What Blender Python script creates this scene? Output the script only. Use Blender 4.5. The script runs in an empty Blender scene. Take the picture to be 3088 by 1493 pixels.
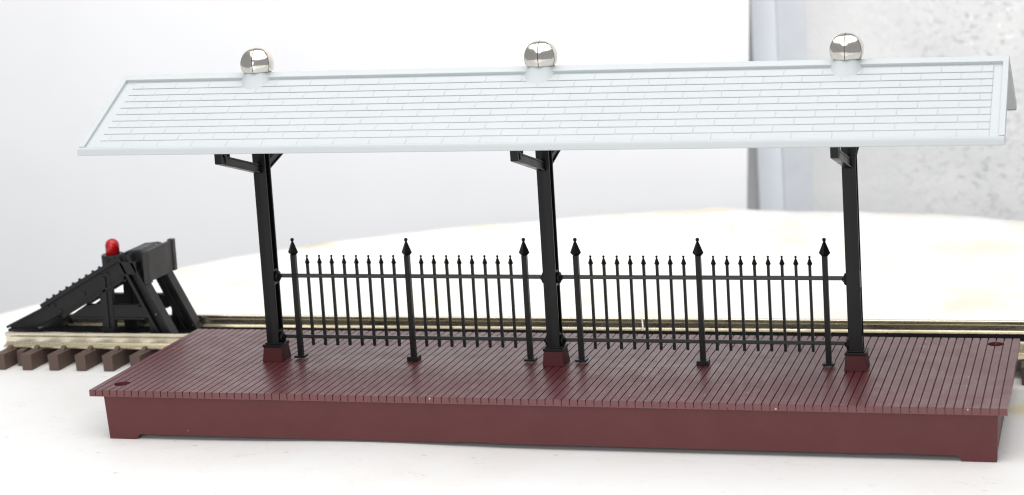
import bpy, bmesh, math, random
from mathutils import Vector, Matrix
random.seed(7)
S = bpy.context.scene
COL = S.collection

# ------------------------------------------------------------------ dimensions (1 unit = 10 cm of the model)
L, W, H, TD = 5.40, 1.396, 0.2973, 0.0388        # deck length, width, top height, edge thickness
RX0, RX1, RYF, RYB = 0.0143, 5.4177, 0.0913, 1.3488
ZE, ZEB, ZR = 1.7377, 1.6984, 2.097
YR = (RYF + RYB) / 2
PX = (0.884, 2.695, 4.506)                        # pillars
PY = 0.7188
QX = (1.0383, 1.7826, 2.529, 2.8486, 3.5992, 4.3472)
YF = 0.737

# ------------------------------------------------------------------ helpers
class MB:
    def __init__(s): s.bm = bmesh.new()
    def box(s, x0, x1, y0, y1, z0, z1):
        return s.hexa([(x0,y0,z0),(x1,y0,z0),(x1,y1,z0),(x0,y1,z0)], [(x0,y0,z1),(x1,y0,z1),(x1,y1,z1),(x0,y1,z1)])
    def hexa(s, a, b):
        n = len(a)
        va = [s.bm.verts.new(p) for p in a]; vb = [s.bm.verts.new(p) for p in b]
        s.bm.faces.new(va[::-1]); s.bm.faces.new(vb)
        for i in range(n):
            j = (i+1) % n
            s.bm.faces.new((va[i], va[j], vb[j], vb[i]))
    def prism_y(s, poly, y0, y1):                 # polygon in (x, z)
        s.hexa([(x, y0, z) for x, z in poly], [(x, y1, z) for x, z in poly])
    def prism_x(s, poly, x0, x1):                 # polygon in (y, z)
        s.hexa([(x0, y, z) for y, z in poly], [(x1, y, z) for y, z in poly])
    def prism_z(s, poly, z0, z1):
        s.hexa([(x, y, z0) for x, y in poly], [(x, y, z1) for x, y in poly])
    def lathe(s, prof, n=24, c=(0,0,0), axis='z', rot=0.0):   # profile (r, h)
        rings = []
        for r, h in prof:
            ring = []
            for i in range(n):
                a = rot + 2*math.pi*i/n
                u, v = r*math.cos(a), r*math.sin(a)
                p = {'z': (u, v, h), 'x': (h, u, v), 'y': (u, h, v)}[axis]
                ring.append(s.bm.verts.new((c[0]+p[0], c[1]+p[1], c[2]+p[2])))
            rings.append(ring)
        for a, b in zip(rings, rings[1:]):
            for i in range(n):
                j = (i+1) % n
                s.bm.faces.new((a[i], a[j], b[j], b[i]))
        s.bm.faces.new(rings[0][::-1]); s.bm.faces.new(rings[-1])
    def build(s, name, mat, parent=None, bevel=0.0, smooth=False, seg=2, loc=None):
        bmesh.ops.recalc_face_normals(s.bm, faces=s.bm.faces[:])
        me = bpy.data.meshes.new(name); s.bm.to_mesh(me); s.bm.free()
        o = bpy.data.objects.new(name, me); COL.objects.link(o)
        me.materials.append(mat)
        if smooth:
            for p in me.polygons: p.use_smooth = True
        if bevel:
            m = o.modifiers.new('bevel', 'BEVEL'); m.width = bevel; m.segments = seg
            m.limit_method = 'ANGLE'; m.angle_limit = math.radians(40); m.harden_normals = False
        if parent: o.parent = parent
        if loc: o.location = loc
        return o

def thing(name, label, cat, loc=(0,0,0), group=None):
    o = bpy.data.objects.new(name, None); COL.objects.link(o); o.location = loc
    o.empty_display_size = 0.1
    o['label'] = label; o['category'] = cat
    if group: o['group'] = group
    return o

def copy_of(o, parent, loc=None):
    c = o.copy(); COL.objects.link(c); c.parent = parent
    if loc is not None: c.location = loc
    for ch in list(o.children): copy_of(ch, c)
    return c

# ------------------------------------------------------------------ materials
def nodes(name):
    m = bpy.data.materials.new(name); m.use_nodes = True
    nt = m.node_tree
    return m, nt, nt.nodes['Principled BSDF']
def noise(nt, scale, detail=4, rough=0.6, stretch=None, coord='Object'):
    tc = nt.nodes.new('ShaderNodeTexCoord'); n = nt.nodes.new('ShaderNodeTexNoise')
    n.inputs['Scale'].default_value = scale; n.inputs['Detail'].default_value = detail
    n.inputs['Roughness'].default_value = rough
    if stretch:
        mp = nt.nodes.new('ShaderNodeMapping'); mp.inputs['Scale'].default_value = stretch
        nt.links.new(tc.outputs[coord], mp.inputs[0]); nt.links.new(mp.outputs[0], n.inputs['Vector'])
    else: nt.links.new(tc.outputs[coord], n.inputs['Vector'])
    return n
def ramp(nt, src, stops):
    r = nt.nodes.new('ShaderNodeValToRGB'); e = r.color_ramp.elements
    e[0].position, e[0].color = stops[0][0], (*stops[0][1], 1)
    e[1].position, e[1].color = stops[-1][0], (*stops[-1][1], 1)
    for p, c in stops[1:-1]:
        k = e.new(p); k.color = (*c, 1)
    nt.links.new(src, r.inputs[0]); return r
def mapr(nt, src, a, b, c, d):
    n = nt.nodes.new('ShaderNodeMapRange')
    for i, v in zip(range(1, 5), (a, b, c, d)): n.inputs[i].default_value = v
    nt.links.new(src, n.inputs[0]); return n
def mixc(nt, fac, a, b):
    n = nt.nodes.new('ShaderNodeMix'); n.data_type = 'RGBA'
    if hasattr(fac, 'links'): nt.links.new(fac, n.inputs[0])
    else: n.inputs[0].default_value = fac
    for s, v in ((n.inputs[6], a), (n.inputs[7], b)):
        if hasattr(v, 'links'): nt.links.new(v, s)
        else: s.default_value = (*v, 1)
    return n.outputs[2]
def bump(nt, src, p, strength, dist):
    b = nt.nodes.new('ShaderNodeBump'); b.inputs['Strength'].default_value = strength; b.inputs['Distance'].default_value = dist
    nt.links.new(src, b.inputs['Height']); nt.links.new(b.outputs[0], p.inputs['Normal']); return b
def plastic(name, col, rough, var=0.12, grain=60, bstr=0.08, dust=0.0, spec=0.5, dustscale=26):
    m, nt, p = nodes(name)
    n = noise(nt, 5.0)
    lo = tuple(c*(1-var) for c in col); hi = tuple(min(1, c*(1+var)) for c in col)
    c = ramp(nt, n.outputs[0], [(0.3, lo), (0.7, hi)]).outputs[0]
    if dust:
        v = nt.nodes.new('ShaderNodeTexVoronoi'); v.inputs['Scale'].default_value = dustscale
        tc = nt.nodes.new('ShaderNodeTexCoord'); nt.links.new(tc.outputs['Object'], v.inputs['Vector'])
        d = mapr(nt, v.outputs['Distance'], 0.09, 0.17, 1, 0)
        sep = nt.nodes.new('ShaderNodeSeparateColor'); nt.links.new(v.outputs['Color'], sep.inputs[0])
        g = mapr(nt, sep.outputs[0], 1-dust, 1-dust+0.02, 0, 0.8)
        mu = nt.nodes.new('ShaderNodeMath'); mu.operation = 'MULTIPLY'
        nt.links.new(d.outputs[0], mu.inputs[0]); nt.links.new(g.outputs[0], mu.inputs[1])
        c = mixc(nt, mu.outputs[0], c, (0.6, 0.52, 0.5))
    nt.links.new(c, p.inputs['Base Color'])
    r = mapr(nt, noise(nt, 9, 5).outputs[0], 0.3, 0.7, rough*0.85, min(1, rough*1.2))
    nt.links.new(r.outputs[0], p.inputs['Roughness'])
    p.inputs['Specular IOR Level'].default_value = spec
    bump(nt, noise(nt, grain, 3).outputs[0], p, bstr, 0.004)
    return m

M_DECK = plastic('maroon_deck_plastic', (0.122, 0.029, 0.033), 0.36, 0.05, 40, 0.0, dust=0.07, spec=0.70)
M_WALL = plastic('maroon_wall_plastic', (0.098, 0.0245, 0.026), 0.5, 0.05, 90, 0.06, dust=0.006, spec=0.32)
M_FOOT = plastic('dark_red_footing_plastic', (0.062, 0.010, 0.012), 0.5, 0.06, 90, 0.05, spec=0.22)
M_BLACK = plastic('black_plastic', (0.0045, 0.0042, 0.0045), 0.33, 0.15, 80, 0.04, spec=0.25)
M_BLACKGLOSS = plastic('glossy_black_plastic', (0.005, 0.005, 0.005), 0.24, 0.15, 80, 0.02, spec=0.6)
M_ROOF = plastic('pale_grey_roof_plastic', (0.490, 0.520, 0.530), 0.42, 0.012, 150, 0.04, spec=0.3)
M_BUFF = plastic('dark_grey_buffer_plastic', (0.008, 0.008, 0.009), 0.45, 0.2, 60, 0.15, dust=0.03, spec=0.36)
M_BEAM = plastic('grey_beam_plastic', (0.030, 0.028, 0.028), 0.5, 0.2, 60, 0.15, spec=0.4)
M_STRIP = plastic('matt_black_strip', (0.006, 0.006, 0.007), 0.9, 0.2, 60, 0.1, spec=0.05)
M_SLEEP = plastic('brown_sleeper_plastic', (0.092, 0.058, 0.045), 0.55, 0.15, 60, 0.2)

def metal(name, col, rough, grime, scale=4, stretch=None, amt=1.0):
    m, nt, p = nodes(name)
    n = noise(nt, scale, 5, 0.65, stretch)
    c = ramp(nt, n.outputs[0], [(0.36, grime), (0.62, col)]).outputs[0]
    nt.links.new(c, p.inputs['Base Color']); p.inputs['Metallic'].default_value = amt
    r = mapr(nt, n.outputs[0], 0.3, 0.7, rough*1.5, rough*0.8); nt.links.new(r.outputs[0], p.inputs['Roughness'])
    bump(nt, noise(nt, 40, 4).outputs[0], p, 0.05, 0.004)
    return m
M_RAIL = metal('brass_rail', (0.84, 0.78, 0.63), 0.24, (0.70, 0.63, 0.48), 6, (0.6, 1, 4))
M_NICKEL = metal('polished_nickel', (0.80, 0.76, 0.70), 0.13, (0.72, 0.66, 0.58), 5)
m, nt, p = nodes('dark_groove'); p.inputs['Base Color'].default_value = (0.035, 0.026, 0.02, 1); p.inputs['Roughness'].default_value = 0.6
M_GROOVE = m
m, nt, p = nodes('red_lamp_lens'); p.inputs['Base Color'].default_value = (0.43, 0.004, 0.009, 1); p.inputs['Roughness'].default_value = 0.22
p.inputs['Subsurface Weight'].default_value = 0.25; p.inputs['Subsurface Radius'].default_value = (0.05, 0.01, 0.01)
nt.links.new(mapr(nt, noise(nt, 25).outputs[0], 0.3, 0.7, 0.18, 0.32).outputs[0], p.inputs['Roughness'])
M_RED = m

# ------------------------------------------------------------------ camera
cam = bpy.data.cameras.new('camera'); co = bpy.data.objects.new('camera', cam); COL.objects.link(co); S.camera = co
yaw, pitch, roll, F = 0.2383, -0.1357, -0.0512, 5734.8
cy_, sy_, cp_, sp_ = math.cos(yaw), math.sin(yaw), math.cos(pitch), math.sin(pitch)
fwd = Vector((-sy_*cp_, cy_*cp_, sp_)); right = Vector((cy_, sy_, 0)); up = right.cross(fwd)
r2 = math.cos(roll)*right + math.sin(roll)*up; u2 = -math.sin(roll)*right + math.cos(roll)*up
mt = Matrix((r2, u2, -fwd)).transposed().to_4x4(); mt.translation = Vector((6.0128, -9.8846, 3.4019))
co.matrix_world = mt
cam.sensor_width = 36; cam.sensor_fit = 'HORIZONTAL'; cam.lens = F/3088*36
cam.shift_x = (1544-1999.53)/3088; cam.shift_y = (285.44-746.5)/3088
cam.clip_start = 0.1; cam.clip_end = 200
cam.dof.use_dof = True; cam.dof.focus_distance = 11.1; cam.dof.aperture_fstop = 1.15

# ------------------------------------------------------------------ table (the surface everything rests on)
def interp(pts, x):
    if x <= pts[0][0]: return pts[0][1]
    for (a, b), (c, d) in zip(pts, pts[1:]):
        if x <= c: return b + (d-b)*(x-a)/(c-a)
    return pts[-1][1]
EDGE = [(-9,-9.5),(-6,-4.0),(-4,-0.4),(-3,1.7),(-2.451,2.874),(-2.305,3.22),(-1.766,4.40),(-1.28,5.0),(-0.787,5.42),(-0.258,5.80),(0.387,6.16),
        (0.872,6.30),(1.336,6.56),(1.8,6.70),(2.155,6.78),(2.643,6.76),(3.166,6.69),(3.779,6.64),(4.242,6.58),(4.598,6.50),(4.949,6.36),(5.196,6.233),(6,5.7),(8,4.0),(12,0)]
Z0 = -0.007
def g2(x, y, cx, cy, sx, sy): return math.exp(-((x-cx)/sx)**2-((y-cy)/sy)**2)
def table_z(x, y):
    z = Z0 + 0.020*g2(x, y, 1.75, 0.0, 0.62, 0.5)
    z += 0.055*g2(x, y, 2.45, 6.62, 0.20, 0.16) + 0.03*g2(x, y, -0.80, 5.25, 0.10, 0.12) + 0.015*g2(x, y, -1.6, 4.2, 0.25, 0.2)
    return z
bm = bmesh.new()
xs = []; x = -8.0
while x < 11.0:
    xs.append(x); x += 0.05 if -3 < x < 6 else 0.4
rows = []
for x in xs:
    yb = interp(EDGE, x) + 0.012*math.sin(x*7.3) + 0.01*math.sin(x*17.1+1)
    ys = [-11 + (yb+11)*(1-(1-t/70)**1.0) for t in range(71)]
    col_ = [bm.verts.new((x, y, table_z(x, y))) for y in ys]
    col_.append(bm.verts.new((x, yb+0.03, table_z(x, yb)-0.03)))
    col_.append(bm.verts.new((x, yb+0.035, Z0-0.20)))
    rows.append(col_)
for a, b in zip(rows, rows[1:]):
    for i in range(len(a)-1): bm.faces.new((a[i], b[i], b[i+1], a[i+1]))
me = bpy.data.meshes.new('table'); bm.to_mesh(me); bm.free()
for q in me.polygons: q.use_smooth = True
table = bpy.data.objects.new('table', me); COL.objects.link(table); table['kind'] = 'structure'
m, nt, p = nodes('worn_white_board')
base = ramp(nt, noise(nt, 0.9, 5, 0.6).outputs[0], [(0.38, (0.80, 0.79, 0.775)), (0.52, (0.83, 0.825, 0.82)), (0.72, (0.84, 0.84, 0.845))]).outputs[0]
# cream staining, only in patches
st = mapr(nt, noise(nt, 1.7, 5, 0.62, (1.0, 0.55, 1)).outputs[0], 0.46, 0.70, 0, 0.8)
tc = nt.nodes.new('ShaderNodeTexCoord'); sx = nt.nodes.new('ShaderNodeSeparateXYZ'); nt.links.new(tc.outputs['Object'], sx.inputs[0])
back = mapr(nt, sx.outputs[1], 1.2, 3.2, 0.12, 1)
mu = nt.nodes.new('ShaderNodeMath'); mu.operation = 'MULTIPLY'; nt.links.new(st.outputs[0], mu.inputs[0]); nt.links.new(back.outputs[0], mu.inputs[1])
c = mixc(nt, mu.outputs[0], base, (0.76, 0.69, 0.55))
def spot(c, x, y, rx, ry, col, amt):
    a = nt.nodes.new('ShaderNodeMapping'); a.inputs['Location'].default_value = (-x/rx, -y/ry, 0); a.inputs['Scale'].default_value = (1/rx, 1/ry, 0)
    nt.links.new(tc.outputs['Object'], a.inputs[0])
    l = nt.nodes.new('ShaderNodeVectorMath'); l.operation = 'LENGTH'; nt.links.new(a.outputs[0], l.inputs[0])
    w_ = nt.nodes.new('ShaderNodeMath'); w_.operation = 'MULTIPLY_ADD'; nt.links.new(noise(nt, 4.5, 4).outputs[0], w_.inputs[0]); w_.inputs[1].default_value = 1.6; nt.links.new(l.outputs['Value'], w_.inputs[2])
    f = mapr(nt, w_.outputs[0], 0.9, 1.75, amt, 0)
    return mixc(nt, f.outputs[0], c, col)
c = spot(c, 2.30, 6.62, 0.42, 0.20, (0.72, 0.60, 0.42), 0.9)
c = spot(c, -0.85, 5.25, 0.30, 0.22, (0.62, 0.58, 0.40), 0.8)
c = spot(c, -1.7, 4.3, 0.5, 0.35, (0.76, 0.70, 0.54), 0.8)
c = spot(c, -0.9, 3.0, 0.10, 0.16, (0.55, 0.55, 0.38), 0.7)
c = spot(c, 5.42, 0.98, 0.13, 0.22, (0.72, 0.64, 0.36), 0.8)
c = spot(c, 4.9, 5.2, 0.7, 0.5, (0.78, 0.68, 0.56), 0.8)
# hairline scratches and crumbs
sc = noise(nt, 3.2, 2, 0.5, (1.0, 5.0, 1)); sc.inputs['Distortion'].default_value = 1.5
s1 = nt.nodes.new('ShaderNodeMath'); s1.operation = 'SUBTRACT'; nt.links.new(sc.outputs[0], s1.inputs[0]); s1.inputs[1].default_value = 0.5
s2 = nt.nodes.new('ShaderNodeMath'); s2.operation = 'ABSOLUTE'; nt.links.new(s1.outputs[0], s2.inputs[0])
s3 = mapr(nt, s2.outputs[0], 0.0015, 0.005, 1, 0)
s4 = mapr(nt, noise(nt, 5.0, 3).outputs[0], 0.50, 0.60, 0, 0.65)
mu = nt.nodes.new('ShaderNodeMath'); mu.operation = 'MULTIPLY'; nt.links.new(s3.outputs[0], mu.inputs[0]); nt.links.new(s4.outputs[0], mu.inputs[1])
c = mixc(nt, mu.outputs[0], c, (0.42, 0.38, 0.34))
v = nt.nodes.new('ShaderNodeTexVoronoi'); v.inputs['Scale'].default_value = 7
mp = nt.nodes.new('ShaderNodeMapping'); mp.inputs['Scale'].default_value = (0.6, 1.6, 1); mp.inputs['Rotation'].default_value = (0, 0, 0.5)
nt.links.new(tc.outputs['Object'], mp.inputs[0]); nt.links.new(mp.outputs[0], v.inputs['Vector'])
d1 = mapr(nt, v.outputs['Distance'], 0.03, 0.09, 1, 0)
sp = nt.nodes.new('ShaderNodeSeparateColor'); nt.links.new(v.outputs['Color'], sp.inputs[0])
d2 = mapr(nt, sp.outputs[0], 0.62, 0.64, 0, 0.65)
mu = nt.nodes.new('ShaderNodeMath'); mu.operation = 'MULTIPLY'; nt.links.new(d1.outputs[0], mu.inputs[0]); nt.links.new(d2.outputs[0], mu.inputs[1])
c = mixc(nt, mu.outputs[0], c, (0.40, 0.36, 0.30))
nt.links.new(c, p.inputs['Base Color']); p.inputs['Roughness'].default_value = 0.5; p.inputs['Specular IOR Level'].default_value = 0.3
bump(nt, noise(nt, 14, 5).outputs[0], p, 0.12, 0.01)
me.materials.append(m)

# ------------------------------------------------------------------ background
m, nt, p = nodes('white_backdrop_card')
nt.links.new(ramp(nt, noise(nt, 0.5, 3).outputs[0], [(0.35, (0.80, 0.80, 0.812)), (0.65, (0.825, 0.825, 0.835))]).outputs[0], p.inputs['Base Color'])
p.inputs['Roughness'].default_value = 0.8
M_CARD = m
b = MB()                                           # leaning card; its right edge is not quite upright
b.hexa([(-14,8.0,-3.2),(2.285,8.0,-3.2),(2.285,8.04,-3.2),(-14,8.04,-3.2)], [(-14,8.0,7),(2.85,8.0,7),(2.85,8.04,7),(-14,8.04,7)])
o = b.build('backdrop', M_CARD); o['kind'] = 'structure'

m, nt, p = nodes('speckled_grey_foam')
tc = nt.nodes.new('ShaderNodeTexCoord'); v = nt.nodes.new('ShaderNodeTexVoronoi'); v.inputs['Scale'].default_value = 13
nt.links.new(tc.outputs['Object'], v.inputs['Vector'])
patch = mapr(nt, noise(nt, 0.55, 3, 0.5).outputs[0], 0.38, 0.62, 0.25, 1)
sx = nt.nodes.new('ShaderNodeSeparateXYZ'); nt.links.new(tc.outputs['Object'], sx.inputs[0])
rightx = mapr(nt, sx.outputs[0], 3.3, 4.7, 0.03, 1)  # mask growing to the right, for dark speckle and painted sparkles
mu = nt.nodes.new('ShaderNodeMath'); mu.operation = 'MULTIPLY'; nt.links.new(patch.outputs[0], mu.inputs[0]); nt.links.new(rightx.outputs[0], mu.inputs[1])
sp = nt.nodes.new('ShaderNodeSeparateColor'); nt.links.new(v.outputs['Color'], sp.inputs[0])
ns = noise(nt, 13.0, 3, 0.55, (1.0, 1.0, 1.4)); ns.inputs['Distortion'].default_value = 0.6
m2 = mapr(nt, ns.outputs[0], 0.53, 0.66, 0, 1)
m3 = nt.nodes.new('ShaderNodeMath'); m3.operation = 'MULTIPLY'; nt.links.new(m2.outputs[0], m3.inputs[0]); nt.links.new(mu.outputs[0], m3.inputs[1])
base = ramp(nt, noise(nt, 1.3, 4).outputs[0], [(0.3, (0.66, 0.66, 0.66)), (0.7, (0.76, 0.755, 0.75))]).outputs[0]
c = mixc(nt, m3.outputs[0], base, (0.47, 0.475, 0.48))
sparkle = mapr(nt, noise(nt, 15.0, 2).outputs[0], 0.62, 0.70, 0, 1)  # specular sparkles of the wall, painted into its colour as pale flecks
upz = mapr(nt, sx.outputs[2], 0.75, 1.4, 0, 1)
mk = nt.nodes.new('ShaderNodeMath'); mk.operation = 'MULTIPLY'; nt.links.new(sparkle.outputs[0], mk.inputs[0]); nt.links.new(upz.outputs[0], mk.inputs[1])
ml = nt.nodes.new('ShaderNodeMath'); ml.operation = 'MULTIPLY'; nt.links.new(mk.outputs[0], ml.inputs[0]); nt.links.new(rightx.outputs[0], ml.inputs[1])
c = mixc(nt, ml.outputs[0], c, (0.90, 0.90, 0.89))
nt.links.new(c, p.inputs['Base Color']); p.inputs['Roughness'].default_value = 0.42
bump(nt, noise(nt, 11, 4, 0.6).outputs[0], p, 0.35, 0.03)
M_FOAM = m
b = MB(); b.box(2.0, 14, 9.10, 9.2, -3.2, 7)
o = b.build('wall', M_FOAM); o['kind'] = 'structure'

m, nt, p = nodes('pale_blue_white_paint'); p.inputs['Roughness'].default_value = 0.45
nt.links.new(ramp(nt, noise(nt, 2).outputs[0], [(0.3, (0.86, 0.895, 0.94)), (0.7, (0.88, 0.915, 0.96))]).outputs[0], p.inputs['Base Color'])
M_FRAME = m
m, nt, p = nodes('blue_grey_shade'); p.inputs['Roughness'].default_value = 0.5  # bluish shade on the wall beside the frame, put in as colour
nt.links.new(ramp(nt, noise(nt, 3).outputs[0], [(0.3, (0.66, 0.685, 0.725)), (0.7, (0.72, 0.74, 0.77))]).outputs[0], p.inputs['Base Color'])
M_SHADE = m
fr = thing('window_frame', 'pale blue upright frame strip between the white backdrop card and the speckled grey wall', 'frame', (2.5, 8.9, -3.2))
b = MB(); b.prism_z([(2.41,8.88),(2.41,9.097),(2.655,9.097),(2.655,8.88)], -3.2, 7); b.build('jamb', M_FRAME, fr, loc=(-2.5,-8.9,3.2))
b = MB(); b.prism_z([(2.657,8.95),(2.657,9.097),(2.92,9.097)], -3.2, 7); b.build('shade_strip', M_SHADE, fr, loc=(-2.5,-8.9,3.2))  # added strip, stands in for the shaded wall next to the jamb

# ------------------------------------------------------------------ platform
plat = thing('railway_platform', 'long maroon planked model station platform standing on the white table', 'platform')
# deck: grooved slab; the outline of the end is one polygon in (x, z), swept along y
GR = [0.039 + 0.04747*k for k in range(113)]
gw, gd = 0.0031, 0.014
top = [(0.0, H)]
for g in GR: top += [(g-gw, H), (g-gw*0.8, H-gd), (g+gw*0.8, H-gd), (g+gw, H)]
top.append((L, H))
bm = bmesh.new()
ya, yb = 0.0, W
zb = H-TD
vt = [[bm.verts.new((x, y, z)) for x, z in top] for y in (ya, yb)]
vb = [[bm.verts.new((x, y, zb)) for x, z in top] for y in (ya, yb)]
n = len(top)
for i in range(n-1):
    bm.faces.new((vt[0][i], vt[0][i+1], vt[1][i+1], vt[1][i]))
    bm.faces.new((vb[0][i], vb[1][i], vb[1][i+1], vb[0][i+1]))
    bm.faces.new((vt[0][i], vb[0][i], vb[0][i+1], vt[0][i+1]))
    bm.faces.new((vt[1][i], vt[1][i+1], vb[1][i+1], vb[1][i]))
bm.faces.new((vt[0][0], vt[1][0], vb[1][0], vb[0][0]))
bm.faces.new((vt[0][-1], vb[0][-1], vb[1][-1], vt[1][-1]))
bmesh.ops.recalc_face_normals(bm, faces=bm.faces[:])
me = bpy.data.meshes.new('deck'); bm.to_mesh(me); bm.free()
deck = bpy.data.objects.new('deck', me); COL.objects.link(deck)
b = MB()
b.lathe([(0.047, H-0.2), (0.047, H+0.1)], 28, (0.1415, 0.139, 0)); b.lathe([(0.047, H-0.2), (0.047, H+0.1)], 28, (5.263, 1.268, 0))
cut = b.build('hole_cutter', M_DECK)
# front and back edge grooves: a shallow notch in the edge below each plank gap
b = MB()
for g in GR:
    dz = random.uniform(0.002, 0.009)
    b.box(g-0.0026, g+0.0026, -0.02, 0.007, H-TD+dz, H+0.01)
    b.box(g-0.0055, g+0.0055, W-0.016, W+0.02, H-0.018, H+0.01)
cut2 = b.build('notch_cutter', M_DECK)
for cobj in (cut, cut2):
    md = deck.modifiers.new('cut', 'BOOLEAN'); md.object = cobj; md.operation = 'DIFFERENCE'; md.solver = 'EXACT'
bpy.context.view_layer.update()
dg = bpy.context.evaluated_depsgraph_get()
me2 = bpy.data.meshes.new_from_object(deck.evaluated_get(dg))
deck.modifiers.clear(); deck.data = me2
for k in (cut, cut2): bpy.data.objects.remove(k)
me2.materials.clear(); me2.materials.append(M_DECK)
for q in me2.polygons: q.material_index = 0
md = deck.modifiers.new('bevel', 'BEVEL'); md.width = 0.0018; md.segments = 1; md.limit_method = 'ANGLE'; md.angle_limit = math.radians(50)
deck.parent = plat

# base wall: hollow box with draft, little corner feet
x0, x1 = 0.098, 5.336; zt = H-TD-0.0005; dr = 0.012; t = 0.06; nz = 0.024
def wall_front(y_out_b, y_out_t, y_in):
    pb = [(x0,Z0),(0.268,Z0),(0.273,Z0+0.004),(0.292,nz-0.006),(0.30,nz),(0.80,nz+0.001),(0.82,nz),(2.28,nz),(2.285,nz+0.004),(2.5,nz+0.004),(2.505,nz),(4.75,nz),(4.755,nz+0.004),(4.80,nz+0.003),(5.125,nz),(5.136,nz-0.006),(5.148,Z0+0.004),(5.153,Z0),(x1,Z0)]
    bm = bmesh.new(); f0 = []; f1 = []; k0 = []; k1 = []
    for i, (x, z) in enumerate(pb):
        xt = x - dr if i == 0 else (x + dr if i == len(pb)-1 else x)
        yz = lambda zz: y_out_b + (y_out_t-y_out_b)*(zz-Z0)/(zt-Z0)
        f0.append(bm.verts.new((x, yz(z), z))); f1.append(bm.verts.new((xt, y_out_t, zt)))
        k0.append(bm.verts.new((x, y_in, z))); k1.append(bm.verts.new((xt, y_in, zt)))
    for i in range(len(pb)-1):
        bm.faces.new((f0[i], f0[i+1], f1[i+1], f1[i])); bm.faces.new((k0[i+1], k0[i], k1[i], k1[i+1]))
        bm.faces.new((f0[i+1], f0[i], k0[i], k0[i+1])); bm.faces.new((f1[i], f1[i+1], k1[i+1], k1[i]))
    for i in (0, -1):
        bm.faces.new((f0[i], f1[i], k1[i], k0[i]) if i == 0 else (f0[i], k0[i], k1[i], f1[i]))
    return bm
b = MB(); b.bm.free(); b.bm = wall_front(0.019, 0.010, 0.08)
me_t = bpy.data.meshes.new('tmp'); bb = wall_front(W-0.019, W-0.010, W-0.08); bb.to_mesh(me_t); bb.free(); b.bm.from_mesh(me_t); bpy.data.meshes.remove(me_t)
for s in (0, 1):
    X = (x0, x0-dr, x0+0.06) if s == 0 else (x1, x1+dr, x1-0.06)
    b.hexa([(X[0],0.0815,nz),(X[2],0.0815,nz),(X[2],W-0.0815,nz),(X[0],W-0.0815,nz)], [(X[1],0.0815,zt),(X[2],0.0815,zt),(X[2],W-0.0815,zt),(X[1],W-0.0815,zt)])
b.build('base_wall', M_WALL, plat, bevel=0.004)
# footings under the pillars
b = MB(); wb, wt = 0.067, 0.0575
b.hexa([(-wb,-wb,0),(wb,-wb,0),(wb,wb,0),(-wb,wb,0)], [(-wt,-wt,0.088),(wt,-wt,0.088),(wt,wt,0.088),(-wt,wt,0.088)])
ft = b.build('footing', M_FOOT, plat, bevel=0.0025, loc=(PX[0], PY, H+0.0005))
for px in PX[1:]: copy_of(ft, plat, (px, PY, H+0.0005))

# ------------------------------------------------------------------ canopy
can = thing('platform_canopy', 'pale grey shingled gable canopy on three black pillars with shiny metal domes along its ridge', 'canopy', (PX[1], PY, H+0.089))
inv = Vector(can.location) * -1
# pillar: I-section, base plate, two brackets
ZP = H+0.089
b = MB(); hw = 0.040; fl = 0.013; zt_ = 2.02
b.prism_z([(-hw,-hw),(-hw*0.1,-hw-0.0035),(hw*0.1,-hw-0.0035),(hw,-hw),(hw,-hw+fl),(-hw,-hw+fl)], 0.018, zt_-ZP)
b.prism_z([(-hw,hw-fl),(hw,hw-fl),(hw,hw),(-hw,hw)], 0.018, zt_-ZP)
b.box(-0.017, 0.017, -hw+fl+0.0005, hw-fl-0.0005, 0.0185, zt_-ZP-0.001)
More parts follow.
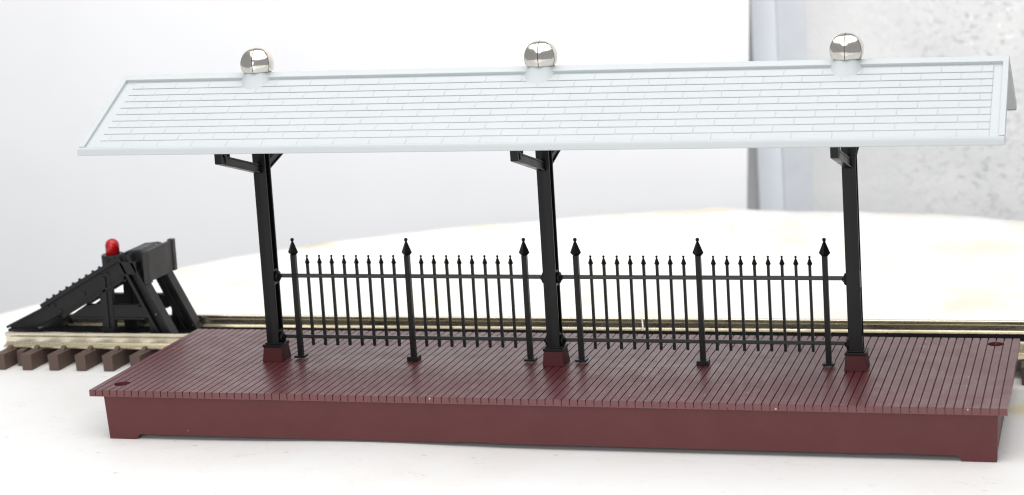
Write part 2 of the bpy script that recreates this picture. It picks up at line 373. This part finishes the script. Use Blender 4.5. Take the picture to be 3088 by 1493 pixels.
# mounting lugs for the fence rails
for z in (0.822, 0.438):
    for s in (-1, 1):
        b.box(min(s*0.0175, s*0.037), max(s*0.0175, s*0.037), -hw+fl+0.001, hw-fl-0.001, z-ZP-0.048, z-ZP+0.048)
pil = b.build('pillar', M_BLACK, can, bevel=0.0022, loc=Vector((PX[0], PY, ZP))+inv)
b = MB(); b.box(-0.062, 0.062, -0.062, 0.062, 0.0, 0.018); b.box(-0.05, 0.05, -0.05, 0.05, 0.0182, 0.026)
b.build('base_plate', M_BLACK, pil, bevel=0.0025)
def bracket(sgn):
    b = MB(); yk = 0.154-PY; zk = 1.628-ZP
    kw = 0.0224
    y = lambda v: (v if sgn < 0 else -v)
    def bx(xa, xb, ya, yb_, za, zb_): b.box(xa, xb, min(y(ya), y(yb_)), max(y(ya), y(yb_)), za, zb_)
    zt2 = 1.72-ZP
    bx(-kw, kw, yk, yk+0.018, zk, zt2-0.03)                     # end block
    # tie beam running in under the roof
    bx(-kw, kw, yk+0.005, -hw-0.004, zt2-0.03+0.0005, zt2)
    bx(-0.010, 0.010, yk+0.0185, yk+0.118, zk+0.012, zt2-0.031)    # web plate
    # ribs around the web openings
    for (ya, za, yb2, zb2) in ((yk+0.02, zk+0.072, yk+0.062, zk+0.035), (yk+0.062, zk+0.035, yk+0.112, zk+0.062), (yk+0.062, zk+0.035, yk+0.066, zk-0.002)):
        d = Vector((0, yb2-ya, zb2-za)); nrm = Vector((0, -d.z, d.y)).normalized()*0.0055
        poly = [(y(ya+nrm.y), za+nrm.z), (y(yb2+nrm.y), zb2+nrm.z), (y(yb2-nrm.y), zb2-nrm.z), (y(ya-nrm.y), za-nrm.z)]
        b.prism_x(poly, -0.0195, 0.0195)
    bx(-0.018, 0.018, yk+0.108, yk+0.121, zk+0.012, zt2-0.0315)
    # diagonal brace: flanges and web
    p0, p1 = (yk, zk), (-hw-0.002, 1.476-ZP)
    d = Vector((0, p1[0]-p0[0], p1[1]-p0[1])).normalized(); nr = Vector((0, -d.z, d.y))
    if nr.z < 0: nr = -nr
    def strip(o0, o1, wx, s0=0.0):
        a = [(y(p0[0]+d.y*s0+nr.y*o0), p0[1]+d.z*s0+nr.z*o0), (y(p1[0]+nr.y*o0), p1[1]+nr.z*o0), (y(p1[0]+nr.y*o1), p1[1]+nr.z*o1), (y(p0[0]+d.y*s0+nr.y*o1), p0[1]+d.z*s0+nr.z*o1)]
        b.prism_x(a, -wx, wx)
    strip(0.0, 0.009, kw, 0.003); strip(0.0095, 0.046, 0.014, 0.03); strip(0.0465, 0.055, 0.0185, 0.05)
    return b.build('bracket', M_BLACK, pil, bevel=0.0018)
bracket(-1); bracket(1)
for px in PX[1:]: copy_of(pil, can, Vector((px, PY, ZP))+inv)

# roof shell
sl = math.hypot(YR-RYF, ZR-ZE); dy, dz = -(YR-RYF)/sl, -(ZR-ZE)/sl; ny, nz_ = dz, -dy   # slope direction, outward normal (front)
def sp_(s, off, side):                             # slope coordinates -> (y, z)
    y = YR + dy*s + ny*off; z = ZR + dz*s + nz_*off
    return (y if side < 0 else 2*YR - y, z)
b = MB(); LIP = 0.032; DP = 0.018; ML, MR = 0.098, 0.081
for side in (-1, 1):
    P = lambda s, o: sp_(s, o, side)
    b.prism_x([P(0.0, -DP-0.004) if side < 0 else P(0.0, -DP-0.004), P(sl-0.012, -DP), P(sl-0.03, -0.055), P(0.02, -0.055)], RX0+0.001, RX1-0.001)
    # eave fascia with a rounded upper edge
    ye = RYF if side < 0 else 2*YR-RYF; sg = 1 if side < 0 else -1
    b.prism_x([(ye+sg*0.004, ZE+0.004), (ye+sg*0.001, ZE-0.004), (ye, ZE-0.012), (ye, ZEB+0.003), (ye+sg*0.003, ZEB), (ye+sg*0.05, ZEB), P(sl-0.026, -DP-0.003), P(sl-0.026, -0.007), P(sl-0.016, -0.0005)], RX0, RX1)
    # raised rims at both rakes and below the ridge
    for xa, xb in ((RX0, RX0+LIP), (RX1-LIP, RX1)):
        b.prism_x([P(0.012, -DP-0.01), P(0.012, -0.001), P(sl-0.0265, -0.001), P(sl-0.0265, -DP-0.01)], xa, xb)
    b.prism_x([P(sl-0.03, -0.045), P(sl-0.027, -DP-0.006), P(0.03, -DP-0.006), P(0.03, -0.06)], RX0, RX0+0.02)
    b.prism_x([P(sl-0.03, -0.045), P(sl-0.027, -DP-0.006), P(0.03, -DP-0.006), P(0.03, -0.06)], RX1-0.02, RX1)
    # shingles
    c0 = 0.066; pitch_ = (sl-0.030-c0)/10; xl, xr = RX0+ML, RX1-MR
    for k in range(10):
        s0 = c0 + k*pitch_; s1 = s0 + pitch_ - 0.0035
        js = [xl]
        o_ = 0.062 if k % 2 == 0 else 0.173
        wdt = (xr-xl-2*o_)/(23 if k % 2 == 0 else 22)
        js += [xl+o_+wdt*i for i in range((23 if k % 2 == 0 else 22)+1)] + [xr]
        b.prism_x([P(s0, -DP-0.004), P(s0, -DP-0.0004), P(s1-0.0002, -DP+0.0006), P(s1-0.0002, -DP-0.004)], xl, xr)
        for xa, xb in zip(js, js[1:]):
            hh = 0.0041 + random.uniform(-0.0004, 0.0004)
            xa2, xb2 = xa+0.0019, xb-0.0019
            q = [P(s0, -DP-0.004), P(s0, -DP+0.0012), P(s1, -DP+hh), P(s1, -DP-0.004)]
            b.prism_x(q, xa2, xb2)
roof = b.build('roof', M_ROOF, can, bevel=0.0016, seg=1, loc=inv)
b = MB()                                            # ridge cap
cs = 0.052
f1_, f2_ = sp_(cs, 0, -1), sp_(cs, -DP-0.004, -1); g1_, g2_ = sp_(cs, 0, 1), sp_(cs, -DP-0.004, 1)
b.prism_x([f2_, f1_, (YR-0.006, ZR-0.0025), (YR+0.006, ZR-0.0025), g1_, g2_, (YR, ZR-0.06)], RX0-0.0005, RX1+0.0005)
b.build('ridge_cap', M_ROOF, roof, bevel=0.0025)
# finials
A0 = math.radians(-83)                      # one crease faces the viewer, a little left of centre
FX = ((0.909, 0), (2.711, 0), (4.515, 0))
def hexring(r, a0=A0): return [(r*math.cos(a0+i*math.pi/3), r*math.sin(a0+i*math.pi/3)) for i in range(6)]
b = MB()
prof_b = [(0.150, -0.15), (0.126, -0.10), (0.101, -0.05), (0.086, -0.02), (0.078, 0.0), (0.074, 0.0045)]
b.lathe(prof_b, 36)
for v_ in b.bm.verts:                               # faintly six-lobed, like the dome above it
    a_ = math.atan2(v_.co.y, v_.co.x)-A0; f_ = 1+0.035*abs(math.sin(3*a_))
    v_.co.x *= f_; v_.co.y *= f_
fb = b.build('finial_base', M_ROOF, roof, smooth=True, loc=(FX[0][0], YR, ZR))
PROF = [(0.093,0.0),(0.0965,0.003),(0.1015,0.016),(0.1055,0.034),(0.1065,0.050),(0.1045,0.068),(0.0990,0.086),(0.0890,0.104),(0.0750,0.120),(0.0570,0.132),(0.0370,0.139),(0.0120,0.142)]
b = MB()
# six gores, each a sheet bowed in height, split by fine open creases, over a dark core
for i in range(6):
    a, c_ = A0+i*math.pi/3, A0+(i+1)*math.pi/3
    rows_ = []
    for r, h in PROF:
        ca, cb = Vector((r*math.cos(a), r*math.sin(a))), Vector((r*math.cos(c_), r*math.sin(c_)))
        gap = min(0.0036, r*0.15)
        e = (cb-ca).normalized()*gap
        mid = (ca+cb)/2; out = mid.normalized()
        pts_ = []
        for t_ in range(9):
            f = t_/8; q = (ca+e).lerp(cb-e, f) + out*(0.0018*(r/0.1)*4*f*(1-f))
            if t_ in (0, 8): q -= out*0.0022
            pts_.append(b.bm.verts.new((q.x, q.y, h)))
        rows_.append(pts_)
    for ra, rb in zip(rows_, rows_[1:]):
        for k in range(8): b.bm.faces.new((ra[k], ra[k+1], rb[k+1], rb[k]))
b.lathe([(r*0.965, h*0.985) for r, h in PROF], 6, (0, 0, 0.0005), rot=A0)
fin = b.build('finial', M_NICKEL, roof, smooth=True, loc=(FX[0][0], YR, ZR+0.004))
fin.data.materials.append(M_GROOVE)
npoly = len(fin.data.polygons)
for i_, q in enumerate(fin.data.polygons):
    if i_ >= 6*8*(len(PROF)-1): q.material_index = 1; q.use_smooth = False
for k_, (fx, _) in enumerate(FX[1:]):
    copy_of(fb, roof, (fx, YR, ZR)); c = copy_of(fin, roof, (fx, YR, ZR+0.004)); c.rotation_euler.z = math.radians((0, -7)[k_])

# ------------------------------------------------------------------ fences
def spear(b, zball, rb, hw_, hh, zs):               # ball finial and four-sided spear, shaft top at zs
    b.lathe([(hw_*0.55, zs-0.001), (hw_, zs+hh*0.17), (rb*0.55, zball-rb*0.9), (rb*0.5, zball-rb*0.6)], 4)
    b.lathe([(rb*math.sin(math.pi*(i+0.5)/8), zball-rb*math.cos(math.pi*(i+0.5)/8)) for i in range(8)], 12)
def make_fence():
    root = thing('spearhead_fence', 'black spearhead fence panel between the left and middle canopy pillars', 'fence', (PX[0], YF, H), 'fence panels along the platform')
    ox = PX[0]
    b = MB(); pw = 0.0155
    b.box(-pw, pw, -pw, pw, 0.010, 0.956-H)
    ps = b.build('post', M_BLACK, root, bevel=0.0016, loc=(QX[0]-ox, 0, 0))
    b = MB(); spear(b, 1.050-H, 0.0115, 0.0335, 0.096, 0.955-H); b.build('spearhead', M_BLACK, ps)
    b = MB(); b.box(-0.034, 0.034, -0.030, 0.030, -0.0095+0.0195, 0.0245); b.build('foot_plate', M_BLACK, ps, bevel=0.0015)
    p2 = copy_of(ps, root, (QX[1]-ox, 0, 0)); copy_of(ps, root, (QX[2]-ox, 0, 0))
    b = MB(); b.box(-0.035, 0.035, -0.032, 0.032, 0.001, 0.0285); nm = b.bm       # the middle post reaches the deck
    me_ = bpy.data.meshes.new('foot_plate'); bmesh.ops.recalc_face_normals(nm, faces=nm.faces[:]); nm.to_mesh(me_); nm.free(); me_.materials.append(M_BLACK)
    for ch in p2.children:
        if ch.name.startswith('foot_plate'): ch.data = me_
    b = MB(); kw = 0.008
    b.box(-kw, kw, -kw, kw, 0.385-H, 0.902-H); spear(b, 0.948-H, 0.0075, 0.0165, 0.050, 0.898-H)
    pk = b.build('picket', M_BLACK, root, bevel=0.001)
    first = True
    for a, c in ((QX[0], QX[1]), (QX[1], QX[2])):
        for i in range(8):
            x = a-ox + 0.089 + (c-a-0.178)*i/7
            if first: pk.location = (x, 0, 0); first = False
            else: copy_of(pk, root, (x, 0, 0))
    xa, xb = 0.020, PX[1]-PX[0]-0.020
    b = MB(); b.box(xa, xb, -0.011, 0.011, -0.0115, 0.0115)
    rl = b.build('rail', M_BLACKGLOSS, root, bevel=0.003, loc=(0, 0.0, 0.824-H)); copy_of(rl, root, (0, 0.0, 0.440-H))
    b = MB(); b.lathe([(0.028, 0.0), (0.034, 0.003), (0.036, 0.010), (0.033, 0.016), (0.022, 0.021), (0.014, 0.028), (0.012, 0.030)], 20, axis='x')
    fl_ = b.build('rail_flange', M_BLACK, root, smooth=False, bevel=0.001, loc=(0.0375, -0.012, 0.822-H)); copy_of(fl_, root, (0.0375, -0.012, 0.438-H))
    for z in (0.822, 0.438):
        c = copy_of(fl_, root, (PX[1]-PX[0]-0.0375, -0.012, z-H)); c.rotation_euler.z = math.pi
    return root
f1 = make_fence()
f2 = copy_of(f1, None, (PX[1], YF, H))
f2['label'] = 'black spearhead fence panel between the middle and right canopy pillars'

# ------------------------------------------------------------------ track
trk = thing('railway_track', 'straight model track with brass rails on brown plastic sleepers behind the platform', 'track', (0, 1.82, Z0))
trk.rotation_euler.z = 0.009
def rail_profile(yc):
    z0, h = 0.114, 0.100
    hp = [(0.050,0),(0.050,0.011),(0.030,0.018),(0.007,0.028),(0.0055,0.034),(0.0055,0.068),(0.0135,0.077),(0.015,0.081),(0.0148,0.096),(0.011,h)]
    return [(yc+a, z0+c) for a, c in hp] + [(yc-a, z0+c) for a, c in hp[::-1]]
YN, YFR = 1.597-1.82, 2.103-1.82
for yc, segs in ((YN, ((-1.565, 7.2),)), (YFR, ((-1.54, 2.872), (2.881, 7.2)))):
    for xa, xb in segs:
        b = MB(); b.prism_x(rail_profile(yc), xa, xb); b.build('rail', M_RAIL, trk, bevel=0.0012, seg=1)
b = MB()
b.hexa([(-0.036,-0.425,0.0),(0.036,-0.425,0.0),(0.036,0.435,0.0),(-0.036,0.435,0.0)], [(-0.039,-0.43,0.113),(0.039,-0.43,0.113),(0.039,0.44,0.113),(-0.039,0.44,0.113)])
for yc in (YN, YFR):
    for s in ((-1,) if yc == YN else (1,)):
        b.hexa([(-0.018, yc+s*0.074-0.022, 0.1135), (0.018, yc+s*0.074-0.022, 0.1135), (0.018, yc+s*0.074+0.022, 0.1135), (-0.018, yc+s*0.074+0.022, 0.1135)],
               [(-0.013, yc+s*0.052-0.012, 0.136), (0.013, yc+s*0.052-0.012, 0.136), (0.013, yc+s*0.052+0.012, 0.136), (-0.013, yc+s*0.052+0.012, 0.136)])
slp = b.build('sleeper', M_SLEEP, trk, bevel=0.003, loc=(-1.543+0.039, 0, 0))
for k in range(1, 36): copy_of(slp, trk, (-1.543+0.039+0.204*k, 0, 0))
b = MB(); b.box(-1.50, 7.1, YN+0.056, YFR-0.051, 0.1155, 0.141); b.build('centre_strip', M_STRIP, trk, bevel=0.004)
b = MB(); b.box(-1.43, -1.38, -0.33, -0.19, 0.0, 0.112); b.build('link_bar', M_SLEEP, trk, bevel=0.003)

# ------------------------------------------------------------------ buffer stop
OB = Vector((-0.9, 1.845, Z0+0.115))
bs = thing('buffer_stop', 'dark grey plastic buffer stop with a red lamp on the left end of the track', 'buffer stop', OB)
def bpart(b, name, mat=None, bev=0.003, parent=None, **k): return b.build(name, mat or M_BUFF, parent or bs, bevel=bev, loc=-OB, **k)
def quad(p0, p1, o0, o1):                           # strip beside the line p0-p1, offsets to its left
    d = Vector((p1[0]-p0[0], p1[1]-p0[1])).normalized(); n_ = Vector((-d.y, d.x))
    return [(p0[0]+n_.x*o0, p0[1]+n_.y*o0), (p1[0]+n_.x*o0, p1[1]+n_.y*o0), (p1[0]+n_.x*o1, p1[1]+n_.y*o1), (p0[0]+n_.x*o1, p0[1]+n_.y*o1)]
for side, (y0, y1) in (('n', (1.655, 1.745)), ('f', (1.975, 2.065))):
    ym = (y0+y1)/2; yo = y0 if side == 'n' else y1
    # raking beam: web plate, top flange, bolts
    b = MB()
    b.prism_y([(-1.31,0.388),(-1.30,0.338),(-1.135,0.307),(-0.690,0.548),(-0.640,0.640),(-0.655,0.738),(-0.70,0.720)], ym-0.018, ym+0.018)
    b.prism_y(quad((-1.315,0.358),(-0.690,0.695), 0.0, 0.030), y0, y1)
    b.prism_y(quad((-1.16,0.293),(-0.665,0.560), 0.0, 0.02), y0+0.012, y1-0.012)
    for i in range(11):
        f = 0.06+0.085*i; cx_, cz_ = -1.315+0.625*f, 0.358+0.337*f
        b.lathe([(0.011, 0.0), (0.011, 0.028), (0.007, 0.032)], 8, (cx_-0.014, ym, cz_+0.010))
    for cx_, cz_ in ((-1.23, 0.372), (-1.18, 0.335), (-0.99, 0.46), (-0.80, 0.60)):
        s = -1 if side == 'n' else 1
        b.box(cx_-0.012, cx_+0.012, min(ym+s*0.018, ym+s*0.026), max(ym+s*0.018, ym+s*0.026), cz_-0.012, cz_+0.012)
    bpart(b, 'raking_beam')
    b = MB()
    b.prism_y([(-1.615,0.215),(-1.44,0.185),(-1.12,0.345),(-1.26,0.378)], ym-0.014, ym+0.014)
    b.prism_y(quad((-1.61,0.207),(-1.27,0.364), 0.0, 0.018), y0+0.015, y1-0.015)
    b.box(-1.60, -1.36, y0+0.01, y1-0.01, 0.120, 0.206)
    bpart(b, 'heel_beam')
    # horizontal tie and post
    b = MB(); b.prism_y([(-1.135,0.288),(-0.52,0.288),(-0.53,0.371),(-1.00,0.371)], ym-0.016, ym+0.016)
    b.box(-1.10, -0.54, y0+0.02, y1-0.02, 0.278, 0.292); b.box(-0.99, -0.58, y0+0.02, y1-0.02, 0.367, 0.380)
    bpart(b, 'tie_beam')
    b = MB(); b.box(-0.872, -0.778, ym-0.022, ym+0.022, 0.120, 0.60); b.box(-0.842, -0.812, y0+0.012, y1-0.012, 0.120, 0.58)
    b.box(-0.875, -0.775, y0, y1, 0.118, 0.215)
    bpart(b, 'post')
    # front raking leg: I-section
    b = MB()
    pa, pb_ = (-0.700, 0.735), (-0.405, 0.125)
    b.prism_y(quad(pb_, pa, -0.006, 0.016), y0, y1)            # back flange
    qa, qb = (-0.628, 0.735), (-0.325, 0.125)
    b.prism_y(quad(qb, qa, -0.016, 0.006), y0, y1)             # front flange
    b.prism_y([(-0.685,0.73),(-0.64,0.73),(-0.345,0.130),(-0.395,0.130)], ym-0.012, ym+0.012)
    b.prism_y([(-0.515,0.125),(-0.465,0.125),(-0.480,0.26),(-0.505,0.30)], ym-0.03, ym+0.03)
    bpart(b, 'leg')
b = MB(); b.box(-0.700, -0.560, 1.655, 2.065, 0.600, 0.690); bpart(b, 'head_beam', bev=0.006)
b = MB()                                              # rounded buffer block behind the cross beam
ptsb = [(-0.70,0.62),(-0.505,0.60),(-0.505,0.745),(-0.56,0.762),(-0.66,0.752),(-0.70,0.735)]
b.prism_y(ptsb, 1.72, 2.00); bpart(b, 'buffer_block', bev=0.02, seg=4)
b = MB(); b.box(-0.500, -0.468, 1.665, 2.03, 0.548, 0.764); cb_ = bpart(b, 'cross_beam', M_BEAM, bev=0.005)
for ya, yb_, za, zb_ in ((1.645, 1.690, 0.540, 0.764), (2.004, 2.045, 0.548, 0.772)):
    b = MB(); b.box(-0.503, -0.460, ya, yb_, za, zb_); b.build('end_strap', M_BEAM, cb_, bevel=0.004)
# lamp
LX, LY = -0.846, 1.86
b = MB(); b.lathe([(0.070,0.50),(0.070,0.560),(0.078,0.60),(0.080,0.690),(0.076,0.700),(0.062,0.700)], 28, (LX, LY, 0)); lamp = bpart(b, 'lamp', bev=0.0, smooth=False)
b = MB()
b.lathe([(0.0475,0.690),(0.0475,0.762)] + [(0.0475*math.cos(t_*math.pi/16), 0.762+0.0475*math.sin(t_*math.pi/16)) for t_ in range(1, 8)] + [(0.004, 0.8095)], 28, (LX, LY, 0))
b.build('lens', M_RED, lamp, smooth=True)

# ------------------------------------------------------------------ light
w = bpy.data.worlds.new('World'); S.world = w; w.use_nodes = True
bg = w.node_tree.nodes['Background']; bg.inputs[0].default_value = (0.95, 0.97, 1.0, 1); bg.inputs[1].default_value = 0.38
def area(name, loc, target, sx, sy, energy, col=(1,1,1)):
    l = bpy.data.lights.new(name, 'AREA'); l.shape = 'RECTANGLE'; l.size = sx; l.size_y = sy; l.energy = energy; l.color = col
    o = bpy.data.objects.new(name, l); COL.objects.link(o); o.location = loc
    d = Vector(target)-Vector(loc); o.rotation_euler = d.to_track_quat('-Z', 'Y').to_euler()
    return o
area('overhead_softbox', (2.6, -2.2, 9.0), (2.6, -2.2, 0), 16, 14, 1530, (1.0, 0.99, 0.97))
area('front_softbox', (2.0, -13, 4.2), (2.7, 0.7, 0.8), 11, 5, 740, (0.98, 0.99, 1.0))
l_ = area('backdrop_fill', (0.6, 1.6, 7.2), (0.2, 8.0, 0.7), 24, 2.5, 285, (0.99, 0.99, 1.0)); l_.data.spread = math.radians(95)  # added unseen fill that brightens the backdrop, not a real softbox

vs = S.view_settings; S.display_settings.display_device = 'sRGB'
vs.view_transform = 'Standard'; vs.look = 'None'; vs.exposure = 0; vs.gamma = 1; vs.use_curve_mapping = False
S.cycles.filter_width = 1.15; S.cycles.max_bounces = 10; S.cycles.use_denoising = True
S.render.resolution_x = 1024; S.render.resolution_y = 495
